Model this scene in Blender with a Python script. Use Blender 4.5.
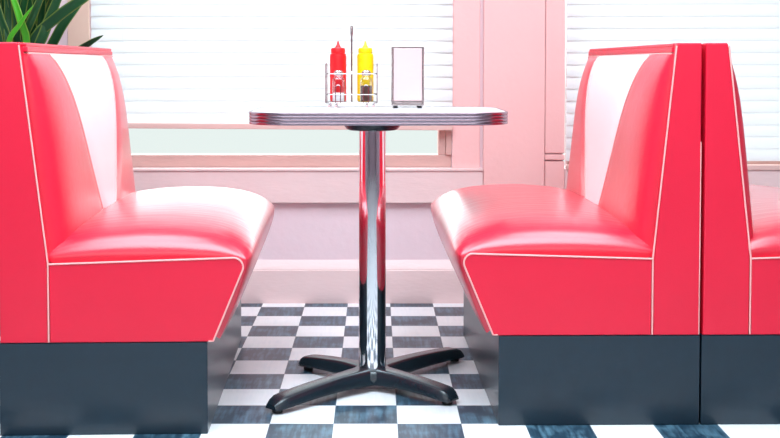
import bpy, bmesh, math, random
from mathutils import Vector, Matrix
for o in list(bpy.data.objects):
    bpy.data.objects.remove(o)
scene = bpy.context.scene
C = scene.collection
random.seed(7)

# ------------------------------------------------------------ camera
F = 1190.0
EYE = 0.887
PITCH = math.radians(2.5)
HORIZON, VPX = 65.0, 376.0
cd = bpy.data.cameras.new('camera')
cam = bpy.data.objects.new('camera', cd)
C.objects.link(cam)
cam.location = (0, 0.03, EYE)
cam.rotation_euler = (math.pi / 2 - PITCH, 0, 0)
cd.sensor_fit = 'HORIZONTAL'
cd.sensor_width = 36.0
cd.lens = F / 780 * 36.0
cd.shift_x = (390 - VPX) / 780
cd.shift_y = -(219 - (HORIZON + F * math.tan(PITCH))) / 780
cd.clip_start = 0.05
scene.camera = cam

# ------------------------------------------------------------ world, lights, exposure
SKY_STRENGTH = 6.0
w = bpy.data.worlds.new('sky')
scene.world = w
w.use_nodes = True
bg = w.node_tree.nodes['Background']
wn = w.node_tree
wtc = wn.nodes.new('ShaderNodeTexCoord')
wsp = wn.nodes.new('ShaderNodeSeparateXYZ')
wrm = wn.nodes.new('ShaderNodeMapRange')          # hazy bright sky above, pale pavement below the horizon
wrm.inputs[1].default_value = -0.02
wrm.inputs[2].default_value = 0.10
wmx = wn.nodes.new('ShaderNodeMix')
wmx.data_type = 'RGBA'
wmx.inputs[6].default_value = (0.90 / SKY_STRENGTH, 0.94 / SKY_STRENGTH, 0.93 / SKY_STRENGTH, 1)
wmx.inputs[7].default_value = (0.88, 0.97, 1.0, 1)
wn.links.new(wtc.outputs['Generated'], wsp.inputs[0])
wn.links.new(wsp.outputs[2], wrm.inputs[0])
wn.links.new(wrm.outputs[0], wmx.inputs[0])
wn.links.new(wmx.outputs[2], bg.inputs['Color'])
bg.inputs['Strength'].default_value = SKY_STRENGTH


def area(name, loc, rot, sx, sy, power, col):
    l = bpy.data.lights.new(name, 'AREA')
    l.shape = 'RECTANGLE'
    l.size, l.size_y, l.energy, l.color = sx, sy, power, col
    o = bpy.data.objects.new(name, l)
    C.objects.link(o)
    o.location = loc
    o.rotation_euler = rot
    return o


# added fill lights, none with a seen source: behind the camera and overhead
area('front_fill', (0, -2.3, 2.05), (math.radians(78), 0, 0), 5.0, 1.0, 48, (1.0, 0.95, 0.96))
area('overhead_fill', (-0.9, 3.1, 2.70), (0, 0, 0), 0.9, 0.9, 22, (0.80, 0.92, 1.0))
area('overhead_fill', (0.9, 3.1, 2.70), (0, 0, 0), 0.9, 0.9, 22, (0.80, 0.92, 1.0))
area('overhead_fill', (0.0, 1.7, 2.70), (0, 0, 0), 2.8, 1.7, 140, (0.74, 0.91, 1.0))

vs = scene.view_settings
vs.view_transform = 'Standard'
vs.look = 'None'
vs.gamma = 1.0
vs.use_curve_mapping = False
vs.exposure = 0.0
scene.display_settings.display_device = 'sRGB'


# ------------------------------------------------------------ materials
def srgb(r, g, b):
    f = lambda c: c / 12.92 if c <= 0.04045 else ((c + 0.055) / 1.055) ** 2.4
    return (f(r / 255), f(g / 255), f(b / 255), 1)


def pmat(name, col, rough=0.5, metal=0.0, noise=0.0, nscale=8, bump=0.0, bscale=60, coat=0.0, spec=0.5, stretch=(1, 1, 1), crough=0.12):
    m = bpy.data.materials.new(name)
    m.use_nodes = True
    nt = m.node_tree
    p = nt.nodes['Principled BSDF']
    p.inputs['Base Color'].default_value = col
    p.inputs['Roughness'].default_value = rough
    p.inputs['Metallic'].default_value = metal
    p.inputs['Coat Weight'].default_value = coat
    p.inputs['Coat Roughness'].default_value = crough
    p.inputs['Specular IOR Level'].default_value = spec
    tc = nt.nodes.new('ShaderNodeTexCoord')
    mp = nt.nodes.new('ShaderNodeMapping')
    mp.inputs['Scale'].default_value = stretch
    nt.links.new(tc.outputs['Object'], mp.inputs['Vector'])
    if noise > 0:
        n = nt.nodes.new('ShaderNodeTexNoise')
        n.inputs['Scale'].default_value = nscale
        n.inputs['Detail'].default_value = 5
        nt.links.new(mp.outputs[0], n.inputs['Vector'])
        mx = nt.nodes.new('ShaderNodeMix')
        mx.data_type = 'RGBA'
        mx.inputs[6].default_value = tuple(c * (1 - noise) for c in col[:3]) + (1,)
        mx.inputs[7].default_value = tuple(min(1, c * (1 + noise)) for c in col[:3]) + (1,)
        nt.links.new(n.outputs['Fac'], mx.inputs[0])
        nt.links.new(mx.outputs[2], p.inputs['Base Color'])
    if bump > 0:
        n2 = nt.nodes.new('ShaderNodeTexNoise')
        n2.inputs['Scale'].default_value = bscale
        n2.inputs['Detail'].default_value = 3
        nt.links.new(mp.outputs[0], n2.inputs['Vector'])
        b = nt.nodes.new('ShaderNodeBump')
        b.inputs['Strength'].default_value = bump
        b.inputs['Distance'].default_value = 0.01
        nt.links.new(n2.outputs['Fac'], b.inputs['Height'])
        nt.links.new(b.outputs[0], p.inputs['Normal'])
    return m


RED = pmat('red_vinyl', srgb(236, 30, 62), 0.33, noise=0.06, nscale=5, bump=0.05, bscale=240)
REDS = pmat('red_seat_vinyl', srgb(218, 26, 58), 0.34, coat=1.0, crough=0.27, noise=0.05, nscale=5, bump=0.22, bscale=14, stretch=(0.5, 3, 1))
REDB = pmat('red_backrest_vinyl', srgb(230, 28, 60), 0.34, coat=0.6, crough=0.3, noise=0.05, nscale=5, bump=0.08, bscale=40)
WHITEV = pmat('white_vinyl', srgb(248, 244, 244), 0.3, noise=0.02, bump=0.04, bscale=200)
PIPE = pmat('pale_piping', srgb(252, 182, 178), 0.35)
PLINTH = pmat('dark_teal_laminate', srgb(12, 38, 52), 0.42, noise=0.2, nscale=25, bump=0.05, bscale=90, coat=0.65, crough=0.28, spec=0.3)
WALL = pmat('pink_painted_wall', srgb(236, 210, 216), 0.45, noise=0.04, nscale=3, bump=0.12, bscale=35)
TRIM = pmat('pink_painted_wood', srgb(238, 208, 206), 0.38, noise=0.05, nscale=6, bump=0.1, bscale=30, stretch=(1, 1, 3))
PILLAR = pmat('salmon_painted_pillar', srgb(245, 193, 190), 0.4, noise=0.03, nscale=4, bump=0.1, bscale=50)
CEIL = pmat('white_ceiling', srgb(240, 235, 232), 0.8, noise=0.02)
ROOMW = pmat('room_side_wall', srgb(150, 128, 138), 0.6, noise=0.04)
CHROME = pmat('chrome', (0.86, 0.86, 0.88, 1), 0.07, 1.0)
WIRE = pmat('grey_chrome_wire', (0.32, 0.28, 0.28, 1), 0.15, 1.0)
RIM = pmat('ribbed_aluminium', (0.38, 0.30, 0.35, 1), 0.24, 1.0)
STEEL = pmat('brushed_steel', (0.60, 0.54, 0.53, 1), 0.22, 1.0, bump=0.03, bscale=150)
BLACK = pmat('black_cast_iron', srgb(28, 40, 48), 0.27, noise=0.1, bump=0.05, bscale=60, spec=0.7)
RUBBER = pmat('black_rubber', srgb(24, 24, 28), 0.6)
TOP = pmat('pearl_laminate', srgb(240, 236, 240), 0.16, noise=0.03, nscale=20)
KET = pmat('ketchup_red_plastic', srgb(232, 26, 34), 0.32)
MUS = pmat('mustard_yellow_plastic', srgb(250, 208, 0), 0.32)
PEP = pmat('ground_pepper', srgb(96, 66, 58), 0.9, noise=0.5, nscale=400)
SALT = pmat('salt', srgb(246, 240, 238), 0.9, noise=0.05, nscale=300)
FACE = pmat('pink_reflection_face_plate', srgb(218, 188, 190), 0.3)  # chrome plate, its pink reflection is put into the base colour
NAPKIN = pmat('paper_napkin', srgb(250, 244, 242), 0.9)
RAILM = pmat('blind_bottom_rail', srgb(228, 188, 180), 0.5)
SASH = pmat('window_sash_paint', srgb(206, 164, 156), 0.45, noise=0.08, nscale=8, bump=0.1, bscale=30, stretch=(1, 1, 4))
TERRA = pmat('terracotta', srgb(176, 98, 70), 0.8, noise=0.1)
SOIL = pmat('soil', srgb(60, 42, 32), 0.95, noise=0.3, nscale=60)
CANE = pmat('plant_cane', srgb(120, 100, 70), 0.8, noise=0.2, nscale=40)


def leaf_mat(name, col, edge):
    m = pmat(name, col, 0.35)
    nt = m.node_tree
    p = nt.nodes['Principled BSDF']
    uv = nt.nodes.new('ShaderNodeUVMap')
    sp = nt.nodes.new('ShaderNodeSeparateXYZ')
    nt.links.new(uv.outputs[0], sp.inputs[0])
    a = nt.nodes.new('ShaderNodeMath'); a.operation = 'SUBTRACT'; a.inputs[1].default_value = 0.5
    b = nt.nodes.new('ShaderNodeMath'); b.operation = 'ABSOLUTE'
    r = nt.nodes.new('ShaderNodeMapRange')
    r.inputs[1].default_value = 0.36; r.inputs[2].default_value = 0.48
    nt.links.new(sp.outputs[0], a.inputs[0]); nt.links.new(a.outputs[0], b.inputs[0]); nt.links.new(b.outputs[0], r.inputs[0])
    mx = nt.nodes.new('ShaderNodeMix'); mx.data_type = 'RGBA'
    mx.inputs[6].default_value = col; mx.inputs[7].default_value = edge
    nt.links.new(r.outputs[0], mx.inputs[0]); nt.links.new(mx.outputs[2], p.inputs['Base Color'])
    tr = nt.nodes.new('ShaderNodeBsdfTranslucent')
    nt.links.new(mx.outputs[2], tr.inputs[0])
    ms = nt.nodes.new('ShaderNodeMixShader'); ms.inputs[0].default_value = 0.3
    nt.links.new(p.outputs[0], ms.inputs[1]); nt.links.new(tr.outputs[0], ms.inputs[2])
    nt.links.new(ms.outputs[0], nt.nodes['Material Output'].inputs[0])
    return m


LEAF = leaf_mat('dark_green_leaf', srgb(34, 84, 46), srgb(120, 140, 60))
LEAF2 = leaf_mat('bright_green_leaf', srgb(86, 190, 40), srgb(150, 190, 70))


def glass_mat(name, tint=(1, 1, 1, 1), gloss=0.06):
    m = bpy.data.materials.new(name)
    m.use_nodes = True
    nt = m.node_tree
    nt.nodes.remove(nt.nodes['Principled BSDF'])
    t = nt.nodes.new('ShaderNodeBsdfTransparent'); t.inputs[0].default_value = tint
    g = nt.nodes.new('ShaderNodeBsdfGlossy'); g.inputs['Roughness'].default_value = 0.03
    fr = nt.nodes.new('ShaderNodeLayerWeight'); fr.inputs[0].default_value = gloss
    ms = nt.nodes.new('ShaderNodeMixShader')
    nt.links.new(fr.outputs['Facing'], ms.inputs[0])
    nt.links.new(t.outputs[0], ms.inputs[1]); nt.links.new(g.outputs[0], ms.inputs[2])
    nt.links.new(ms.outputs[0], nt.nodes['Material Output'].inputs[0])
    return m


PANE = glass_mat('window_glass', (0.95, 0.98, 0.97, 1), 0.05)
JAR = glass_mat('shaker_glass', (0.93, 0.93, 0.95, 1), 0.25)


def slat_mat():
    m = bpy.data.materials.new('white_blind_slat')
    m.use_nodes = True
    nt = m.node_tree
    p = nt.nodes['Principled BSDF']
    p.inputs['Base Color'].default_value = (0.9, 0.9, 0.9, 1)
    p.inputs['Roughness'].default_value = 0.45
    t = nt.nodes.new('ShaderNodeBsdfTranslucent'); t.inputs[0].default_value = (0.92, 0.95, 0.95, 1)
    ms = nt.nodes.new('ShaderNodeMixShader'); ms.inputs[0].default_value = 0.3
    nt.links.new(p.outputs[0], ms.inputs[1]); nt.links.new(t.outputs[0], ms.inputs[2])
    nt.links.new(ms.outputs[0], nt.nodes['Material Output'].inputs[0])
    return m


SLAT = slat_mat()

TILE = 0.158
TX0, TY0 = -0.421, 2.939


def floor_mat():
    m = bpy.data.materials.new('checkered_vinyl_tiles')
    m.use_nodes = True
    nt = m.node_tree
    N, L = nt.nodes, nt.links
    p = N['Principled BSDF']
    tc = N.new('ShaderNodeTexCoord')
    sep = N.new('ShaderNodeSeparateXYZ'); L.new(tc.outputs['Object'], sep.inputs[0])

    def math_(op, a, b=None, c=None):
        n = N.new('ShaderNodeMath'); n.operation = op
        for i, v in enumerate((a, b, c)):
            if v is None: continue
            if isinstance(v, (int, float)): n.inputs[i].default_value = v
            else: L.new(v, n.inputs[i])
        return n.outputs[0]
    ux = math_('DIVIDE', math_('SUBTRACT', sep.outputs[0], TX0), TILE)
    uy = math_('DIVIDE', math_('SUBTRACT', sep.outputs[1], TY0), TILE)
    par = math_('FLOORED_MODULO', math_('ADD', math_('FLOOR', ux), math_('FLOOR', uy)), 2.0)   # 0 dark, 1 white
    isw = math_('GREATER_THAN', par, 0.5)
    fx = math_('ABSOLUTE', math_('SUBTRACT', math_('FRACT', ux), 0.5))
    fy = math_('ABSOLUTE', math_('SUBTRACT', math_('FRACT', uy), 0.5))
    seam = math_('GREATER_THAN', math_('MAXIMUM', fx, fy), 0.494)
    # scuffs running mostly one way
    mp = N.new('ShaderNodeMapping'); L.new(tc.outputs['Object'], mp.inputs[0])
    mp.inputs['Rotation'].default_value = (0, 0, 0.9)
    mp.inputs['Scale'].default_value = (90, 9, 1)
    n1 = N.new('ShaderNodeTexNoise'); n1.inputs['Scale'].default_value = 1.0; n1.inputs['Detail'].default_value = 6
    L.new(mp.outputs[0], n1.inputs[0])
    n2 = N.new('ShaderNodeTexNoise'); n2.inputs['Scale'].default_value = 14; n2.inputs['Detail'].default_value = 4
    L.new(tc.outputs['Object'], n2.inputs[0])
    sc = math_('MULTIPLY', n1.outputs['Fac'], n2.outputs['Fac'])
    mr = N.new('ShaderNodeMapRange'); L.new(sc, mr.inputs[0])
    mr.inputs[1].default_value = 0.2; mr.inputs[2].default_value = 0.42
    dark = N.new('ShaderNodeMix'); dark.data_type = 'RGBA'
    dark.inputs[6].default_value = srgb(34, 60, 78); dark.inputs[7].default_value = srgb(92, 130, 150)
    L.new(mr.outputs[0], dark.inputs[0])
    wh = N.new('ShaderNodeMix'); wh.data_type = 'RGBA'
    wh.inputs[6].default_value = srgb(248, 250, 252); wh.inputs[7].default_value = srgb(238, 243, 247)
    L.new(mr.outputs[0], wh.inputs[0])
    mx = N.new('ShaderNodeMix'); mx.data_type = 'RGBA'
    L.new(isw, mx.inputs[0]); L.new(dark.outputs[2], mx.inputs[6]); L.new(wh.outputs[2], mx.inputs[7])
    ms = N.new('ShaderNodeMix'); ms.data_type = 'RGBA'
    L.new(math_('MULTIPLY', seam, 0.5), ms.inputs[0]); L.new(mx.outputs[2], ms.inputs[6])
    ms.inputs[7].default_value = srgb(90, 96, 104)
    L.new(ms.outputs[2], p.inputs['Base Color'])
    rr = N.new('ShaderNodeMapRange'); L.new(mr.outputs[0], rr.inputs[0])
    rr.inputs[3].default_value = 0.30; rr.inputs[4].default_value = 0.31
    L.new(rr.outputs[0], p.inputs['Roughness'])
    p.inputs['Specular IOR Level'].default_value = 0.3
    b = N.new('ShaderNodeBump'); b.inputs['Strength'].default_value = 0.02; b.inputs['Distance'].default_value = 0.002
    L.new(math_('SUBTRACT', n2.outputs['Fac'], seam), b.inputs['Height'])
    L.new(b.outputs[0], p.inputs['Normal'])
    return m


FLOOR = floor_mat()


# ------------------------------------------------------------ mesh helpers
def obj(name, bm, m, parent=None, angle=35, recalc=True):
    if recalc:
        bmesh.ops.recalc_face_normals(bm, faces=bm.faces)
    me = bpy.data.meshes.new(name)
    bm.to_mesh(me)
    bm.free()
    for p in me.polygons:
        p.use_smooth = True
    me.set_sharp_from_angle(angle=math.radians(angle))
    me.materials.append(m)
    o = bpy.data.objects.new(name, me)
    C.objects.link(o)
    if angle == 35:
        wmod = o.modifiers.new('weighted_normals', 'WEIGHTED_NORMAL')
        wmod.keep_sharp = True
    if parent is not None:
        o.parent = parent
    return o


def thing(name, label, cat, loc=(0, 0, 0), rz=0.0, group=None):
    o = bpy.data.objects.new(name, None)
    o.empty_display_size = 0.05
    C.objects.link(o)
    o.location = loc
    o.rotation_euler = (0, 0, rz)
    o['label'] = label
    o['category'] = cat
    if group:
        o['group'] = group
    return o


def struct(name, bm, m, parent=None):
    o = obj(name, bm, m, parent)
    if parent is None:
        o['kind'] = 'structure'
    return o


def box(bm, x0, x1, y0, y1, z0, z1, bev=0.0, seg=2):
    t = bmesh.new()
    bmesh.ops.create_cube(t, size=1.0)
    for v in t.verts:
        v.co = Vector((x0 + (v.co.x + .5) * (x1 - x0), y0 + (v.co.y + .5) * (y1 - y0), z0 + (v.co.z + .5) * (z1 - z0)))
    if bev:
        bmesh.ops.bevel(t, geom=list(t.edges), offset=bev, segments=seg, affect='EDGES', profile=0.5)
    merge(bm, t)
    return bm


def merge(bm, t):
    me = bpy.data.meshes.new('tmp')
    t.to_mesh(me)
    t.free()
    bm.from_mesh(me)
    bpy.data.meshes.remove(me)


def prism(bm, poly, y0, y1, bev=0.0, seg=2, axis='y'):
    """extrude a polygon of (x, z) along y (or (x, y) along z)"""
    t = bmesh.new()
    if axis == 'y':
        a = [t.verts.new((x, y0, z)) for x, z in poly]
        b = [t.verts.new((x, y1, z)) for x, z in poly]
    else:
        a = [t.verts.new((x, y, y0)) for x, y in poly]
        b = [t.verts.new((x, y, y1)) for x, y in poly]
    f0 = t.faces.new(a)
    f1 = t.faces.new(b[::-1])
    n = len(poly)
    for i in range(n):
        t.faces.new((a[i], b[i], b[(i + 1) % n], a[(i + 1) % n]))
    bmesh.ops.recalc_face_normals(t, faces=t.faces)
    if bev:
        es = [e for e in t.edges if (e in f0.edges or e in f1.edges)]
        bmesh.ops.bevel(t, geom=es, offset=bev, segments=seg, affect='EDGES', profile=0.5)
    merge(bm, t)
    return bm


def tube(bm, pts, r, n=8, closed=False):
    pts = [Vector(p) for p in pts]
    rings = []
    m = len(pts)
    up = None
    for i, p in enumerate(pts):
        if closed:
            d = pts[(i + 1) % m] - pts[i - 1]
        elif i == 0:
            d = pts[1] - p
        elif i == m - 1:
            d = p - pts[i - 1]
        else:
            d = pts[i + 1] - pts[i - 1]
        d.normalize()
        if up is None:
            up = Vector((0, 0, 1)) if abs(d.z) < 0.9 else Vector((1, 0, 0))
        s = d.cross(up).normalized()
        up = s.cross(d).normalized()
        rr = r[i] if isinstance(r, (list, tuple)) else r
        rings.append([bm.verts.new(p + (s * math.cos(a) + up * math.sin(a)) * rr) for a in [2 * math.pi * k / n for k in range(n)]])
    for i in range(m if closed else m - 1):
        A, B = rings[i], rings[(i + 1) % m]
        for k in range(n):
            bm.faces.new((A[k], A[(k + 1) % n], B[(k + 1) % n], B[k]))
    if not closed:
        bm.faces.new(rings[0][::-1])
        bm.faces.new(rings[-1])
    return bm


def lathe(bm, prof, n=32, c=(0, 0, 0)):
    rings = []
    for r, z in prof:
        if r < 1e-6:
            rings.append([bm.verts.new((c[0], c[1], c[2] + z))])
        else:
            rings.append([bm.verts.new((c[0] + r * math.cos(2 * math.pi * k / n), c[1] + r * math.sin(2 * math.pi * k / n), c[2] + z)) for k in range(n)])
    for A, B in zip(rings[:-1], rings[1:]):
        for k in range(n):
            k2 = (k + 1) % n
            if len(A) == 1 and len(B) == 1:
                continue
            if len(A) == 1:
                bm.faces.new((A[0], B[k2], B[k]))
            elif len(B) == 1:
                bm.faces.new((A[k], A[k2], B[0]))
            else:
                bm.faces.new((A[k], A[k2], B[k2], B[k]))
    return bm


def grid(bm, P):
    V = [[bm.verts.new(p) for p in row] for row in P]
    for i in range(len(V) - 1):
        for j in range(len(V[0]) - 1):
            bm.faces.new((V[i][j], V[i][j + 1], V[i + 1][j + 1], V[i + 1][j]))
    return V


def arc(cx, cz, r, a0, a1, n=6):
    return [(cx + r * math.cos(math.radians(a0 + (a1 - a0) * k / n)), cz + r * math.sin(math.radians(a0 + (a1 - a0) * k / n))) for k in range(n + 1)]


# ------------------------------------------------------------ setting
WY = 4.448          # window wall face
b = bmesh.new(); box(b, -3.2, 3.2, -2.6, WY, -0.06, 0.0); struct('floor', b, FLOOR)
b = bmesh.new(); box(b, -3.2, 3.2, -2.6, WY + .15, 2.75, 2.85); struct('ceiling', b, CEIL)
b = bmesh.new(); box(b, -3.35, -3.2, -2.6, WY + .15, 0, 2.75); struct('wall_left', b, ROOMW)
b = bmesh.new(); box(b, 3.2, 3.35, -2.6, WY + .15, 0, 2.75); struct('wall_right', b, ROOMW)
b = bmesh.new(); box(b, -3.2, 3.2, -2.75, -2.6, 0, 2.75); struct('wall_front', b, ROOMW)

G1 = (-1.03, 0.232, 0.552, 2.15)      # opening of window 1
G2 = (0.745, 2.05, 0.552, 2.15)       # opening of window 2
b = bmesh.new()
box(b, -3.2, 3.2, WY, WY + .15, 0, 0.50)
box(b, -3.2, G1[0] - .03, WY, WY + .15, 0.50, 2.75)
box(b, G1[1] + .05, G2[0] - .05, WY, WY + .15, 0.50, 2.75)
box(b, G2[1] + .03, 3.2, WY, WY + .15, 0.50, 2.75)
box(b, G1[0] - .03, G1[1] + .05, WY, WY + .15, 2.18, 2.75)
box(b, G2[0] - .05, G2[1] + .03, WY, WY + .15, 2.18, 2.75)
struct('wall_back', b, WALL)

# pillar between the windows
b = bmesh.new()
box(b, 0.397, 0.625, WY - .022, WY, 0.0, 2.75, 0.004)
struct('trim_1', b, PILLAR)
# casing left of pillar, casing right of it, left casing
b = bmesh.new()
box(b, 0.284, 0.385, WY - .012, WY, 0.504, 2.3, 0.003)
struct('trim_2', b, PILLAR)
b = bmesh.new()
box(b, 0.6265, 0.70, WY - .014, WY, 0.56, 2.3, 0.003)
box(b, 0.6265, 0.70, WY - .018, WY, 0.535, 0.555, 0.003)
box(b, 0.6265, 0.70, WY - .014, WY, 0.0, 0.530, 0.003)
struct('trim_3', b, PILLAR)
b = bmesh.new()
box(b, -1.14, -1.06, WY - .012, WY, 0.504, 2.3, 0.003)
struct('trim_4', b, pmat('shade_tinted_trim', srgb(228, 192, 174), 0.45, noise=0.04))  # warm shade on the left wall is put into this casing's colour
# apron / sill board under window 1 and 2
b = bmesh.new()
prism(b, [(WY, 0.372), (WY - .03, 0.378), (WY - .03, 0.494), (WY - .036, 0.497), (WY - .036, 0.503), (WY + .02, 0.506), (WY + .02, .372)], 0, 1)
for v in b.verts:
    y, x = v.co.x, v.co.y
    v.co.x = -3.19 + x * (0.395 + 3.19); v.co.y = y
struct('trim_5', b, TRIM)
b = bmesh.new()
box(b, 0.70, 3.19, WY - .03, WY, 0.372, 0.503, 0.004)
struct('trim_6', b, TRIM)
# baseboard: tall board with sloped cap
b = bmesh.new()
prof = [(WY, 0.0), (WY - .022, 0.0), (WY - .022, 0.122), (WY - .018, 0.124), (WY - .018, 0.130), (WY - .002, 0.160), (WY, 0.160)]
t = bmesh.new()
n = len(prof)
A = [t.verts.new((-3.19, y, z)) for y, z in prof]
B = [t.verts.new((3.19, y, z)) for y, z in prof]
t.faces.new(A); t.faces.new(B[::-1])
for i in range(n):
    t.faces.new((A[i], B[i], B[(i + 1) % n], A[(i + 1) % n]))
merge(b, t)
struct('baseboard_back', b, TRIM)


def window(idx, G, m0, m1):
    x0, x1, z0, z1 = G
    w_ = obj_frame = bmesh.new()
    zb = 0.5062
    box(w_, x0 - .03, x1 + m1, WY + .012, WY + .07, zb, z0, 0.003)          # bottom rail
    box(w_, x0 - .03, x0, WY + .012, WY + .07, z0, z1, 0.003)
    box(w_, x1, x1 + .028, WY + .012, WY + .07, z0, z1, 0.003)
    box(w_, x1 + .028, x1 + m1, WY + .002, WY + .05, z0, z1, 0.003)
    box(w_, x0 - .03, x1 + m1, WY + .012, WY + .07, z1, 2.18, 0.003)
    box(w_, x0, x1, WY + .03, WY + .06, 1.33, 1.38, 0.003)
    fr = struct('window_%d' % idx, w_, SASH)
    g = bmesh.new()
    box(g, x0, x1, WY + .045, WY + .05, z0, z1)
    obj('window_pane', g, PANE, fr)


window(1, G1, .03, .05)
window(2, G2, .05, .03)


# ------------------------------------------------------------ blinds
def blind(label, x0, x1, zbot, tilt):
    t = thing('venetian_blind', label, 'window blind', ((x0 + x1) / 2, WY - .02, 2.25))
    hw = (x1 - x0) / 2
    top = -0.05
    bot = zbot - 2.25
    pitch = 0.0445
    sm = bmesh.new()
    k = 0
    z = top - 0.04
    zs = []
    while z > bot + 0.03:
        zs.append(z); z -= pitch
    a = math.radians(80)
    hwid = 0.0262
    for z in zs:
        sect = []
        for s in range(7):
            q = -1 + 2 * s / 6
            bow = 0.003 * (1 - q * q)
            sect.append((-math.cos(a) * q * hwid * 1.0 - math.sin(a) * bow, -math.sin(a) * q * hwid + math.cos(a) * bow * -1))
        fr = [(-hw, hw)]
        up = [[sm.verts.new((xx, yy, z + zz)) for yy, zz in sect] for xx in (-hw, hw)]
        dn = [[sm.verts.new((xx, yy + .0016, z + zz - .0006)) for yy, zz in sect] for xx in (-hw, hw)]
        for s in range(6):
            sm.faces.new((up[0][s], up[1][s], up[1][s + 1], up[0][s + 1]))
            sm.faces.new((dn[0][s], dn[0][s + 1], dn[1][s + 1], dn[1][s]))
        for e in (0, 6):
            sm.faces.new((up[0][e], up[1][e], dn[1][e], dn[0][e]))
    obj('slat_panel', sm, SLAT, t)
    r = bmesh.new()
    box(r, -hw, hw, -0.016, 0.012, -0.010, 0.010, 0.003)
    ro = obj('bottom_rail', r, RAILM, t)
    ro.location = (0, 0, bot + .01)
    ro.rotation_euler = (0, tilt, 0)
    r = bmesh.new()
    box(r, -hw, hw, -0.03, 0.018, -0.05, 0.0, 0.003)
    obj('headrail', r, SLAT, t)
    c = bmesh.new()
    npos = 4
    for i in range(npos):
        x = -hw + 0.12 + (2 * hw - 0.24) * i / (npos - 1)
        tube(c, [(x, -0.0165, top), (x, -0.0165, bot + .02)], 0.0008, 5)
    obj('ladder_cord', c, SLAT, t)
    return t


blind('white slatted blind behind the table, pink bottom rail hanging above the sill', -1.05, 0.283, 0.650, math.radians(0.35))
blind('white slatted blind lowered to the sill behind the pair of back-to-back booths', 0.703, 2.10, 0.498, 0)

# ------------------------------------------------------------ booths
LEN = 1.10
FRONT = [(.100, .45), (.118, .468), (.16, .487), (.22, .498), (.30, .505), (.38, .506), (.45, .502), (.51, .493), (.555, .477), (.588, .456), (.606, .432), (.606, .408), (.598, .380), (.583, .340), (.566, .300), (.548, .262), (.528, .226)]


def smooth_poly(P, it=2):
    for _ in range(it):
        Q = [P[0]]
        for a_, b_ in zip(P[:-1], P[1:]):
            Q.append((a_[0] * .75 + b_[0] * .25, a_[1] * .75 + b_[1] * .25))
            Q.append((a_[0] * .25 + b_[0] * .75, a_[1] * .25 + b_[1] * .75))
        Q.append(P[-1])
        P = Q
    return P


def back_line(z):          # front face of the upright without cushion
    return 0.117 + (z - 0.414) * (0.063 - 0.117) / (0.941 - 0.414)


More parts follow.
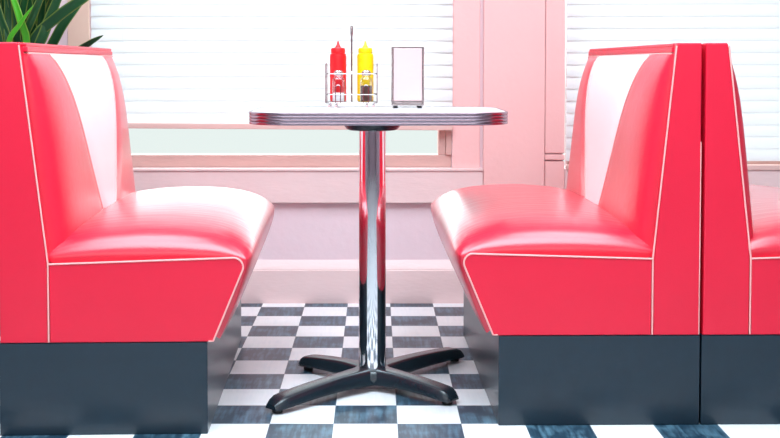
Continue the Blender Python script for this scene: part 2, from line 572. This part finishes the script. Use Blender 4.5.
def build_booth(label, loc, rz, s, tw=.0):
    """s = 1: the seat faces +x; s = -1: it faces -x"""
    t = thing('diner_booth', label, 'booth seat', loc, rz, None)

    def fin(name, bm, m, parent=t, angle=35):
        for v in bm.verts:
            v.co.x *= s
        return obj(name, bm, m, parent, angle)
    # plinth
    b = bmesh.new(); box(b, 0.0, 0.496, 0.0, 0.985, 0.0, 0.2225, 0.0025); fin('plinth', b, PLINTH)
    # upright shell
    b = bmesh.new()
    prism(b, [(.003, .2235), (.112, .2235), (.112, .41), (.058, .93), (.003, .93)], .03, LEN - .03, .003)
    fin('back_shell', b, RED)
    # top cap
    b = bmesh.new()
    box(b, .0035, .066, .0305, LEN + .002, .9305, .9405, .0035, 3)
    box(b, .004, .069, .0305, LEN + .002, .918, .9315, .003, 3)
    fin('top_cap', b, RED)
    b = bmesh.new()
    tube(b, [(.0695, .035, .915), (.0695, LEN - .004, .915)], .0026)
    fin('piping', b, PIPE)
    # side panels at both ends
    tipc = (.5605, .4035)
    sp = [(.1205, .2235), (.510, .2235)]
    # slanted edge to the rounded nose
    nose = arc(tipc[0] - .001, tipc[1], .0225, -24, 88, 8)
    sp += nose + [(.1205, .4115)]
    bp = [(.003, .2235), (.1165, .2235), (.1165, .414), (.064 - tw, .936), (.0615 - tw, .941), (.006, .941), (.003, .938)]
    for (y0, y1, yp) in ((0.0, .030, -.0005), (LEN - .030, LEN, LEN + .0005)):
        b = bmesh.new(); prism(b, sp, y0, y1, .004, 3)
        so = fin('seat_side_panel', b, RED)
        path = [(.499, yp, .2255), (.510, yp, .2255)] + [(x, yp, z) for x, z in nose] + [(.1205, yp, .4125)]
        b = bmesh.new(); tube(b, path, .0022, 8)
        fin('piping', b, PIPE, so)
        b = bmesh.new(); prism(b, bp, y0, y1, .004, 3)
        bo = fin('back_side_panel', b, RED)
        path = [(.1185, yp, .2255), (.1185, yp, .414), (.1005 - tw * .33, yp, .59), (.0655 - tw, yp, .934)]
        b = bmesh.new(); tube(b, path, .0022, 8)
        fin('piping', b, PIPE, bo)
    # rear vertical piping
    if s < 0:
        b = bmesh.new(); tube(b, [(.0035, -.0005, .2255), (.0035, -.0005, .70)], .0013, 6); fin('rear_piping', b, PIPE)
    # seat filler under the cushion
    b = bmesh.new()
    prism(b, [(.113, .2235), (.508, .2235), (.556, .36), (.556, .404), (.113, .404)], .0305, LEN - .0305)
    fin('seat_box', b, RED)
    # seat cushion
    P = []
    prof = smooth_poly(FRONT, 2)
    ny = 56
    for j in range(ny + 1):
        q = -math.cos(math.pi * j / ny)          # -1..1, denser at the ends
        E = (1 - abs(q) ** 8.0) ** 0.5 if abs(q) < 1 else 0.0
        E2 = (1 - abs(q) ** 9.0) ** 0.5 if abs(q) < 1 else 0.0
        y = .022 + (LEN - .044) * (q + 1) / 2
        row = []
        for x, z in prof:
            zz = z if z < .415 else .415 + (z - .415) * (0.12 + .88 * E) * (0.95 + .12 * (1 - q * q))
            # the front swells beyond the side panels
            over = max(0.0, x - .50) / .11
            xx = x - (1 - E2) * .022 * over
            wr = 0.0012 * math.sin(150 * y + 30 * x) * math.exp(-((z - .44) / .02) ** 2) * (1 - E * .6)
            row.append((xx + wr, y, zz + wr * .6))
        P.append(row)
    b = bmesh.new()
    V = grid(b, P)
    for row in (V[0], V[-1]):
        cen = b.verts.new((.33, row[0].co.y, .36))
        for a_, b_ in zip(row[:-1], row[1:]):
            b.faces.new((a_, b_, cen))
    # close underside
    fin('seat_cushion', b, REDS, angle=60)

    # backrest cushion: two red wings and a white wedge
    Z0, Z1 = .416, .914
    Y0, Y1 = .031, LEN - .012

    def uL(wv): return .455 - .275 * wv ** 0.9
    def uR(wv): return .545 + .275 * wv ** 0.9

    def surf(u, wv):
        z = Z0 + (Z1 - Z0) * wv
        y = Y0 + (Y1 - Y0) * u
        qu = abs(2 * u - 1)
        bul = max(0.0, 1 - qu ** 6) ** 0.5
        vw = max(0.0, 1 - abs(2 * wv - 1 + .12) ** 3.2 / 1.4) ** 0.7 if wv > .44 else 1.0
        edge = 1.0
        for c in (uL(wv), uR(wv)):
            edge -= .16 * math.exp(-((u - c) / .022) ** 2)
        topf = max(0.0, 1 - max(0.0, (wv - .40) / .60) ** 4) ** 0.75
        x = back_line(z) + .003 + .054 * bul * (0.10 + .90 * topf) * edge
        return (x, y, z)
    nw = 28

    def patch(fa, fb, nu):
        P = []
        for i in range(nw + 1):
            wv = i / nw
            P.append([surf(fa(wv) + (fb(wv) - fa(wv)) * k / nu, wv) for k in range(nu + 1)])
        bb = bmesh.new()
        V = grid(bb, P)
        # thickness behind the skin
        R = [(V[0], -1), (V[-1], -1)]
        for row in (V[0], V[-1]):
            back = [bb.verts.new((max(.055, back_line(v.co.z) - .02), v.co.y, v.co.z)) for v in row]
            for k in range(len(row) - 1):
                bb.faces.new((row[k], row[k + 1], back[k + 1], back[k]))
        for kk in (0, -1):
            colv = [r_[kk] for r_ in V]
            back = [bb.verts.new((back_line(v.co.z) - .02, v.co.y, v.co.z)) for v in colv]
            for k in range(len(colv) - 1):
                bb.faces.new((colv[k], colv[k + 1], back[k + 1], back[k]))
        return bb
    cush = fin('backrest_cushion', patch(lambda q: q * 0, uL, 16), REDB, angle=60)
    fin('backrest_cushion', patch(uR, lambda q: 1.0, 16), REDB, angle=60)
    wi = fin('white_backrest_insert', patch(uL, uR, 14), WHITEV, angle=60)
    wi['label'] = 'white vinyl wedge tapering towards the seat'
    for fn in (uL, uR):
        b = bmesh.new()
        pts = []
        for i in range(nw + 1):
            x, y, z = surf(fn(i / nw), i / nw)
            pts.append((x + .0012, y, z))
        tube(b, pts, .0024, 8)
        fin('piping', b, PIPE, wi)
    return t


build_booth('red vinyl booth left of the table, seat facing right, in front of the green plant', (-0.900, 2.842, 0), math.radians(1.8), 1, .009)
build_booth('red vinyl booth right of the table, seat facing left towards the pedestal', (0.797, 2.93, 0), math.radians(0.8), -1)
build_booth('red vinyl booth at the right edge, facing right, its back against the other booth', (0.801, 2.93, 0), math.radians(0.8), 1, .007)

# ------------------------------------------------------------ table
TZ = 0.7655
tab = thing('pedestal_table', 'diner table with white top and ribbed metal edge on a chrome pedestal', 'table', (0.0064, 3.275, 0))
TX, TYH = .339, .235


def rrect(hx, hy, r, n=14, ox=0.0):
    pts = []
    for cx, cy, a0 in ((hx - r, hy - r, 0), (-hx + r, hy - r, 90), (-hx + r, -hy + r, 180), (hx - r, -hy + r, 270)):
        pts += arc(cx, cy, r, a0, a0 + 90, n)
    return pts


b = bmesh.new()
prism(b, rrect(TX - .004, TYH - .004, .106), TZ - .030, TZ, .001, 1, axis='z')
obj('tabletop', b, TOP, tab)
b = bmesh.new()
# ribbed band: rings at alternating offsets
zz = []
nr = 4
for k in range(nr):
    z0 = TZ + .0005 - .0325 * k / nr
    z1 = TZ + .0005 - .0325 * (k + 1) / nr
    for q, off in ((0, -.0018), (.10, -.0001), (.16, .0002), (.5, .0004), (.84, .0002), (.90, -.0001)):
        zz.append((z0 + (z1 - z0) * q, off))
zz.append((TZ + .0005 - .0325, -.0018))
rings = [[(x, y, z) for x, y in rrect(TX + off, TYH + off, .11 + off)] for z, off in zz]
rings.insert(0, [(x, y, TZ + .0005) for x, y in rrect(TX - .006, TYH - .006, .104)])
rings.append([(x, y, TZ - .0320) for x, y in rrect(TX - .008, TYH - .008, .102)])
VV = [[b.verts.new(p) for p in r_] for r_ in rings]
for A, B in zip(VV[:-1], VV[1:]):
    n = len(A)
    for k in range(n):
        b.faces.new((A[k], A[(k + 1) % n], B[(k + 1) % n], B[k]))
obj('ribbed_edge', b, RIM, tab, angle=50)
PX = -.0165
b = bmesh.new()
lathe(b, [(0, -.0305), (.082, -.0305), (.083, -.036), (.070, -.053), (.062, -.056), (0, -.056)], 40, (PX, .0, TZ))
obj('mounting_plate', b, BLACK, tab)
b = bmesh.new()
lathe(b, [(0, .050), (.0372, .050), (.0372, TZ - .0495), (0, TZ - .0495)], 48, (PX, 0, 0))
obj('pole', b, CHROME, tab)
# cast base: hub and four arms, each with a pad
b = bmesh.new()
lathe(b, [(0, .022), (.052, .022), (.058, .034), (.052, .050), (.045, .057), (.038, .060), (0, .060)], 40, (PX, 0, 0))
hub = obj('base_hub', b, BLACK, tab)
hubY = 3.275
arms = [(-.268, 3.022), (.204, 3.10), (-.213, 3.485), (.250, 3.585)]
for ax, ay in arms:
    d = Vector((ax - (.0064 + PX), ay - hubY, 0))
    Lr = d.length
    d.normalize()
    sd = Vector((-d.y, d.x, 0))
    b = bmesh.new()
    N = 26
    ringsv = []
    for i in range(N + 1):
        q = i / N
        dist = .012 + (Lr - .012) * q
        ztop = .060 - .004 * q - .018 * q ** 2.2
        zbot = .018 + .004 * math.sin(q * math.pi) - .007 * q ** 3
        hw_ = .046 - .015 * min(1, q * 3.0) ** .7 + .001 * q
        if q > .9:
            e = (q - .9) / .1
            ztop -= .014 * e ** 2
            hw_ *= (1 - .35 * e ** 2)
        zbot = min(zbot, ztop - .008)
        hgt = ztop - zbot
        sec = [(-1.0, 0), (-.98, .25), (-.80, .80), (-.66, .95), (-.45, 1.0), (.45, 1.0), (.66, .95), (.80, .80), (.98, .25), (1.0, 0), (.5, 0.06), (-.5, .06)]
        o_ = Vector((PX, 0, 0)) + d * dist
        ringsv.append([b.verts.new(o_ + sd * (hw_ * sx) + Vector((0, 0, zbot + hgt * sz))) for sx, sz in sec])
    for A, B in zip(ringsv[:-1], ringsv[1:]):
        n = len(A)
        for k in range(n):
            b.faces.new((A[k], A[(k + 1) % n], B[(k + 1) % n], B[k]))
    b.faces.new(ringsv[0]); b.faces.new(ringsv[-1][::-1])
    arm = obj('base_arm', b, BLACK, tab, angle=45)
    c = Vector((PX, 0, 0)) + d * (Lr - .022)
    b = bmesh.new()
    lathe(b, [(0, 0), (.013, 0), (.014, .003), (.012, .016), (0, .016)], 20, (c.x, c.y, 0))
    obj('foot_pad', b, RUBBER, arm)

# ------------------------------------------------------------ condiment caddy
CX, CY = -.069, 3.412
cad = thing('condiment_caddy', 'chrome wire caddy with tall centre handle holding squeeze bottles and shakers', 'condiment caddy', (CX, CY, TZ + .0006))
b = bmesh.new()
hx, hy = .072, .056
R_ = .0014


def rr3(hx, hy, r, z, n=5):
    return [(x, y, z) for x, y in rrect(hx, hy, r, n)]


tube(b, rr3(hx, hy, .012, .0145), R_, 6, True)
tube(b, rr3(hx, hy, .012, .038), R_, 6, True)
tube(b, rr3(hx, hy, .012, .096), R_, 6, True)
for x in (-.0655, -.053, -.0395, -.024, .024, .0395, .053, .0655):
    tube(b, [(x, -hy, .0145), (x, hy, .0145)], R_ * .8, 6)
for sx in (-1, 1):
    for sy in (-1, 1):
        tube(b, [(sx * hx, sy * hy * .72, .122), (sx * hx, sy * hy * .72, .0145)], R_, 6)
    tube(b, [(sx * hx, -hy * .72, .122), (sx * hx, -hy * .3, .126), (sx * hx, hy * .3, .126), (sx * hx, hy * .72, .122)], R_, 6)
# little front loops that keep the shakers in
for cx in (-.037, .041):
    pts = [(cx - .007, -hy, .0145), (cx - .007, -hy, .058)] + [(cx + .007 * math.cos(a), -hy, .058 + .007 * math.sin(a)) for a in [math.pi - math.pi * k / 6 for k in range(1, 6)]] + [(cx + .007, -hy, .058), (cx + .007, -hy, .0145)]
    tube(b, pts, R_, 6)
obj('wire_basket', b, WIRE, cad)
for sx in (-1, 1):
    for px in (.062, .043):
        for sy in (-1, 1):
            b = bmesh.new()
            lathe(b, [(0, 0), (.0028, .0006), (.0036, .004), (.0028, .009), (.0014, .014), (0, .0145)], 10, (sx * px, sy * hy, 0))
            obj('ball_foot', b, CHROME, cad)
b = bmesh.new()
tube(b, [(0, 0, .0145), (0, 0, .205)], .0026, 10)
lathe(b, [(0, .204), (.0036, .204), (.0042, .210), (.0042, .226), (.0030, .2315), (0, .2325)], 14)
tube(b, [(-.004, 0, .100), (.004, 0, .100)], .003, 8)
obj('handle', b, STEEL, cad)


def bottle(name, label, m, x):
    t = thing(name, label, 'squeeze bottle', (x, 3.441, TZ + .0175))
    b = bmesh.new()
    lathe(b, [(0, 0), (.021, 0), (.0232, .003), (.0236, .010), (.0236, .098), (.0238, .128), (.0225, .135), (.018, .138), (0, .138)], 36)
    obj('bottle_body', b, m, t)
    b = bmesh.new()
    lathe(b, [(0, .1382), (.0198, .1382), (.0204, .140), (.0204, .149), (.0185, .1525), (.009, .154), (.0075, .157), (0, .157)], 36)
    c = obj('cap', b, m, t)
    b = bmesh.new()
    lathe(b, [(0, .1565), (.0068, .1565), (.0042, .163), (.0020, .1715), (0, .1725)], 20)
    obj('nozzle', b, m, c)


bottle('ketchup_bottle', 'red squeeze bottle with pointed nozzle in the wire caddy', KET, -.1085)
bottle('mustard_bottle', 'yellow squeeze bottle with pointed nozzle in the wire caddy', MUS, -.0305)


def shaker(name, label, m, x, fill, cont):
    t = thing(name, label, 'shaker', (x, 3.388, TZ + .0175))
    b = bmesh.new()
    lathe(b, [(0, 0), (.0155, 0), (.0175, .003), (.0178, .012), (.0178, .055), (.0165, .064), (.012, .070), (.0105, .074), (0, .074)], 12)
    obj('glass_jar', b, JAR, t, angle=20)
    b = bmesh.new()
    lathe(b, [(0, .002), (.0145, .002), (.0158, .005), (.0162, fill), (0, fill)], 24)
    obj(cont, b, m, t)
    b = bmesh.new()
    lathe(b, [(0, .0742), (.0125, .0742), (.0135, .077), (.0130, .084), (.0085, .089), (0, .0905)], 28)
    obj('lid', b, STEEL, t)


shaker('salt_shaker', 'glass salt shaker with metal lid in front of the red bottle', SALT, -.1055, .026, 'salt')
shaker('pepper_shaker', 'glass shaker half full of brown pepper in front of the yellow bottle', PEP, -.0275, .046, 'pepper')

# ------------------------------------------------------------ napkin dispenser
nap = thing('napkin_dispenser', 'upright metal napkin dispenser with pale pink reflection painted on its face, standing right of the caddy', 'napkin dispenser', (.0895, 3.425, TZ + .0006))
b = bmesh.new()
W2, D2, HT = .046, .044, .172
box(b, -W2, -W2 + .0025, -D2, D2, .006, HT - .001, .001, 1)
box(b, W2 - .0025, W2, -D2, D2, .006, HT - .001, .001, 1)
box(b, -W2, W2, -D2 + .003, D2 - .003, HT - .003, HT, .001, 1)
box(b, -W2, W2, -D2 + .001, D2 - .001, .006, .010, .001, 1)
obj('housing', b, STEEL, nap)
for sy in (-1, 1):
    b = bmesh.new()
    box(b, -W2 + .0065, W2 - .0065, sy * (D2 - .003) - .0012, sy * (D2 - .003) + .0012, .020, HT - .0045, .001, 1)
    fp = obj('face_plate', b, FACE, nap)
    fp['label'] = 'face plate with a pale pink reflection in its colour'
    b = bmesh.new()
    for sx in (-1, 1):
        box(b, sx * (W2 - .0045) - .002, sx * (W2 - .0045) + .002, sy * (D2 - .004) - .0015, sy * (D2 - .004) + .0015, .011, HT - .004, .0008, 1)
    box(b, -W2 + .003, W2 - .003, sy * (D2 - .004) - .0015, sy * (D2 - .004) + .0015, .0105, .0175, .0008, 1)
    obj('face_frame', b, STEEL, nap)
b = bmesh.new()
box(b, -W2 + .006, W2 - .006, -D2 + .008, D2 - .008, .011, HT - .006, .001, 1)
obj('napkin_stack', b, NAPKIN, nap)
for sx in (-1, 1):
    for sy in (-1, 1):
        b = bmesh.new()
        lathe(b, [(0, 0), (.006, 0), (.0065, .002), (.0055, .0062), (0, .0062)], 14, (sx * .034, sy * .034, 0))
        obj('foot', b, RUBBER, nap)

# ------------------------------------------------------------ plant in the corner
PXX, PYY = -1.22, 4.08
pl = thing('potted_plant', 'green plant with long strap leaves rising behind the left booth', 'plant', (PXX, PYY, 0))
b = bmesh.new()
lathe(b, [(0, 0), (.11, 0), (.118, .01), (.15, .26), (.162, .262), (.164, .30), (.15, .302), (.146, .27), (0, .268)], 40)
obj('pot', b, TERRA, pl)
b = bmesh.new(); lathe(b, [(0, .2685), (.144, .2685), (.13, .276), (0, .282)], 30); obj('soil', b, SOIL, pl)
b = bmesh.new()
tube(b, [(0, 0, .27), (.01, -.01, .45), (0, 0, .66), (.01, .0, .82)], [.020, .018, .016, .012], 12)
tube(b, [(.02, .02, .27), (-.05, .0, .50), (-.06, -.03, .74)], [.016, .014, .011], 12)
obj('stem', b, CANE, pl)


def leaf(pts, wid, m, roll=0.0):
    """pts: control points in the world frame"""
    pts = [Vector(p) - Vector((PXX, PYY, 0)) for p in pts]
    # catmull-rom
    Q = []
    ext = [pts[0] * 2 - pts[1]] + pts + [pts[-1] * 2 - pts[-2]]
    for i in range(1, len(ext) - 2):
        for k in range(6):
            q = k / 6
            a_, b_, c_, d_ = ext[i - 1], ext[i], ext[i + 1], ext[i + 2]
            Q.append(0.5 * ((2 * b_) + (c_ - a_) * q + (2 * a_ - 5 * b_ + 4 * c_ - d_) * q * q + (3 * b_ - a_ - 3 * c_ + d_) * q ** 3))
    Q.append(pts[-1])
    bm = bmesh.new()
    uvl = bm.loops.layers.uv.new('UVMap')
    n = len(Q)
    rows = []
    for i, p in enumerate(Q):
        q = i / (n - 1)
        d = (Q[min(i + 1, n - 1)] - Q[max(i - 1, 0)]).normalized()
        s = d.cross(Vector((math.sin(roll), -math.cos(roll), 0))).normalized()
        nn = s.cross(d).normalized()
        wv = wid * max(.04, math.sin(math.pi * min(1, .12 + .88 * q) ** 0.9)) ** 0.7 if q < 1 else wid * .02
        rows.append([bm.verts.new(p + s * wv * .5 * k + nn * (abs(k) * wv * .16)) for k in (-1, -.5, 0, .5, 1)])
    for i in range(n - 1):
        for k in range(4):
            f = bm.faces.new((rows[i][k], rows[i][k + 1], rows[i + 1][k + 1], rows[i + 1][k]))
            for lp, uvv in zip(f.loops, ((k / 4, i / n), ((k + 1) / 4, i / n), ((k + 1) / 4, (i + 1) / n), (k / 4, (i + 1) / n))):
                lp[uvl].uv = uvv
    o = obj('leaf', bm, m, pl, angle=80, recalc=False)
    md = o.modifiers.new('thickness', 'SOLIDIFY')
    md.thickness = .0008
    return o


def px(x, y, Y):        # a sight line, used once to note where a leaf passes at depth Y
    return ((x - VPX) / F * Y, Y, EYE + (HORIZON - y) / F * Y)


crown = (PXX, PYY, .80)
leaf([crown, px(36, 42, 4.04), px(60, 18, 4.0), px(84, 1, 3.98), px(104, -12, 3.98), px(124, -18, 3.98)], .036, LEAF, 0.2)
leaf([crown, px(52, 50, 4.12), px(66, 26, 4.13), px(80, 8, 4.14), px(96, -12, 4.15)], .036, LEAF, -0.2)
leaf([crown, px(78, 52, 4.10), px(94, 42, 4.06), px(106, 35.5, 4.04)], .022, LEAF, 0.5)
leaf([crown, px(34, 36, 4.16), px(42, 12, 4.18), px(45, -8, 4.18), px(42, -30, 4.2)], .022, LEAF2, 0.2)
leaf([crown, px(44, 30, 4.20), px(51, 8, 4.22), px(57, -14, 4.22)], .020, LEAF2, -0.4)
leaf([crown, px(12, 46, 4.0), px(24, 24, 3.98), px(37, 6, 3.97)], .018, LEAF2, 0.1)
leaf([crown, px(30, 46, 4.03), px(24, 20, 4.0), px(16, -4, 4.0), px(4, -30, 4.0)], .026, LEAF2, 0.0)
for i in range(62):
    x1 = random.uniform(-14, 44)
    lean = random.uniform(-34, 26)
    yy = random.uniform(4.02, 4.20)
    leaf([(PXX + random.uniform(-.06, .05), PYY + random.uniform(-.04, .04), random.uniform(.62, .82)),
          px(x1, 44, yy), px(x1 + lean * .45, 20, yy + random.uniform(-.02, .02)), px(x1 + lean, -8, yy + random.uniform(-.02, .02)),
          px(x1 + lean * 1.7, random.uniform(-40, -10), yy)],
         random.uniform(.024, .036), LEAF if random.random() < .93 else LEAF2, random.uniform(-.5, .5))
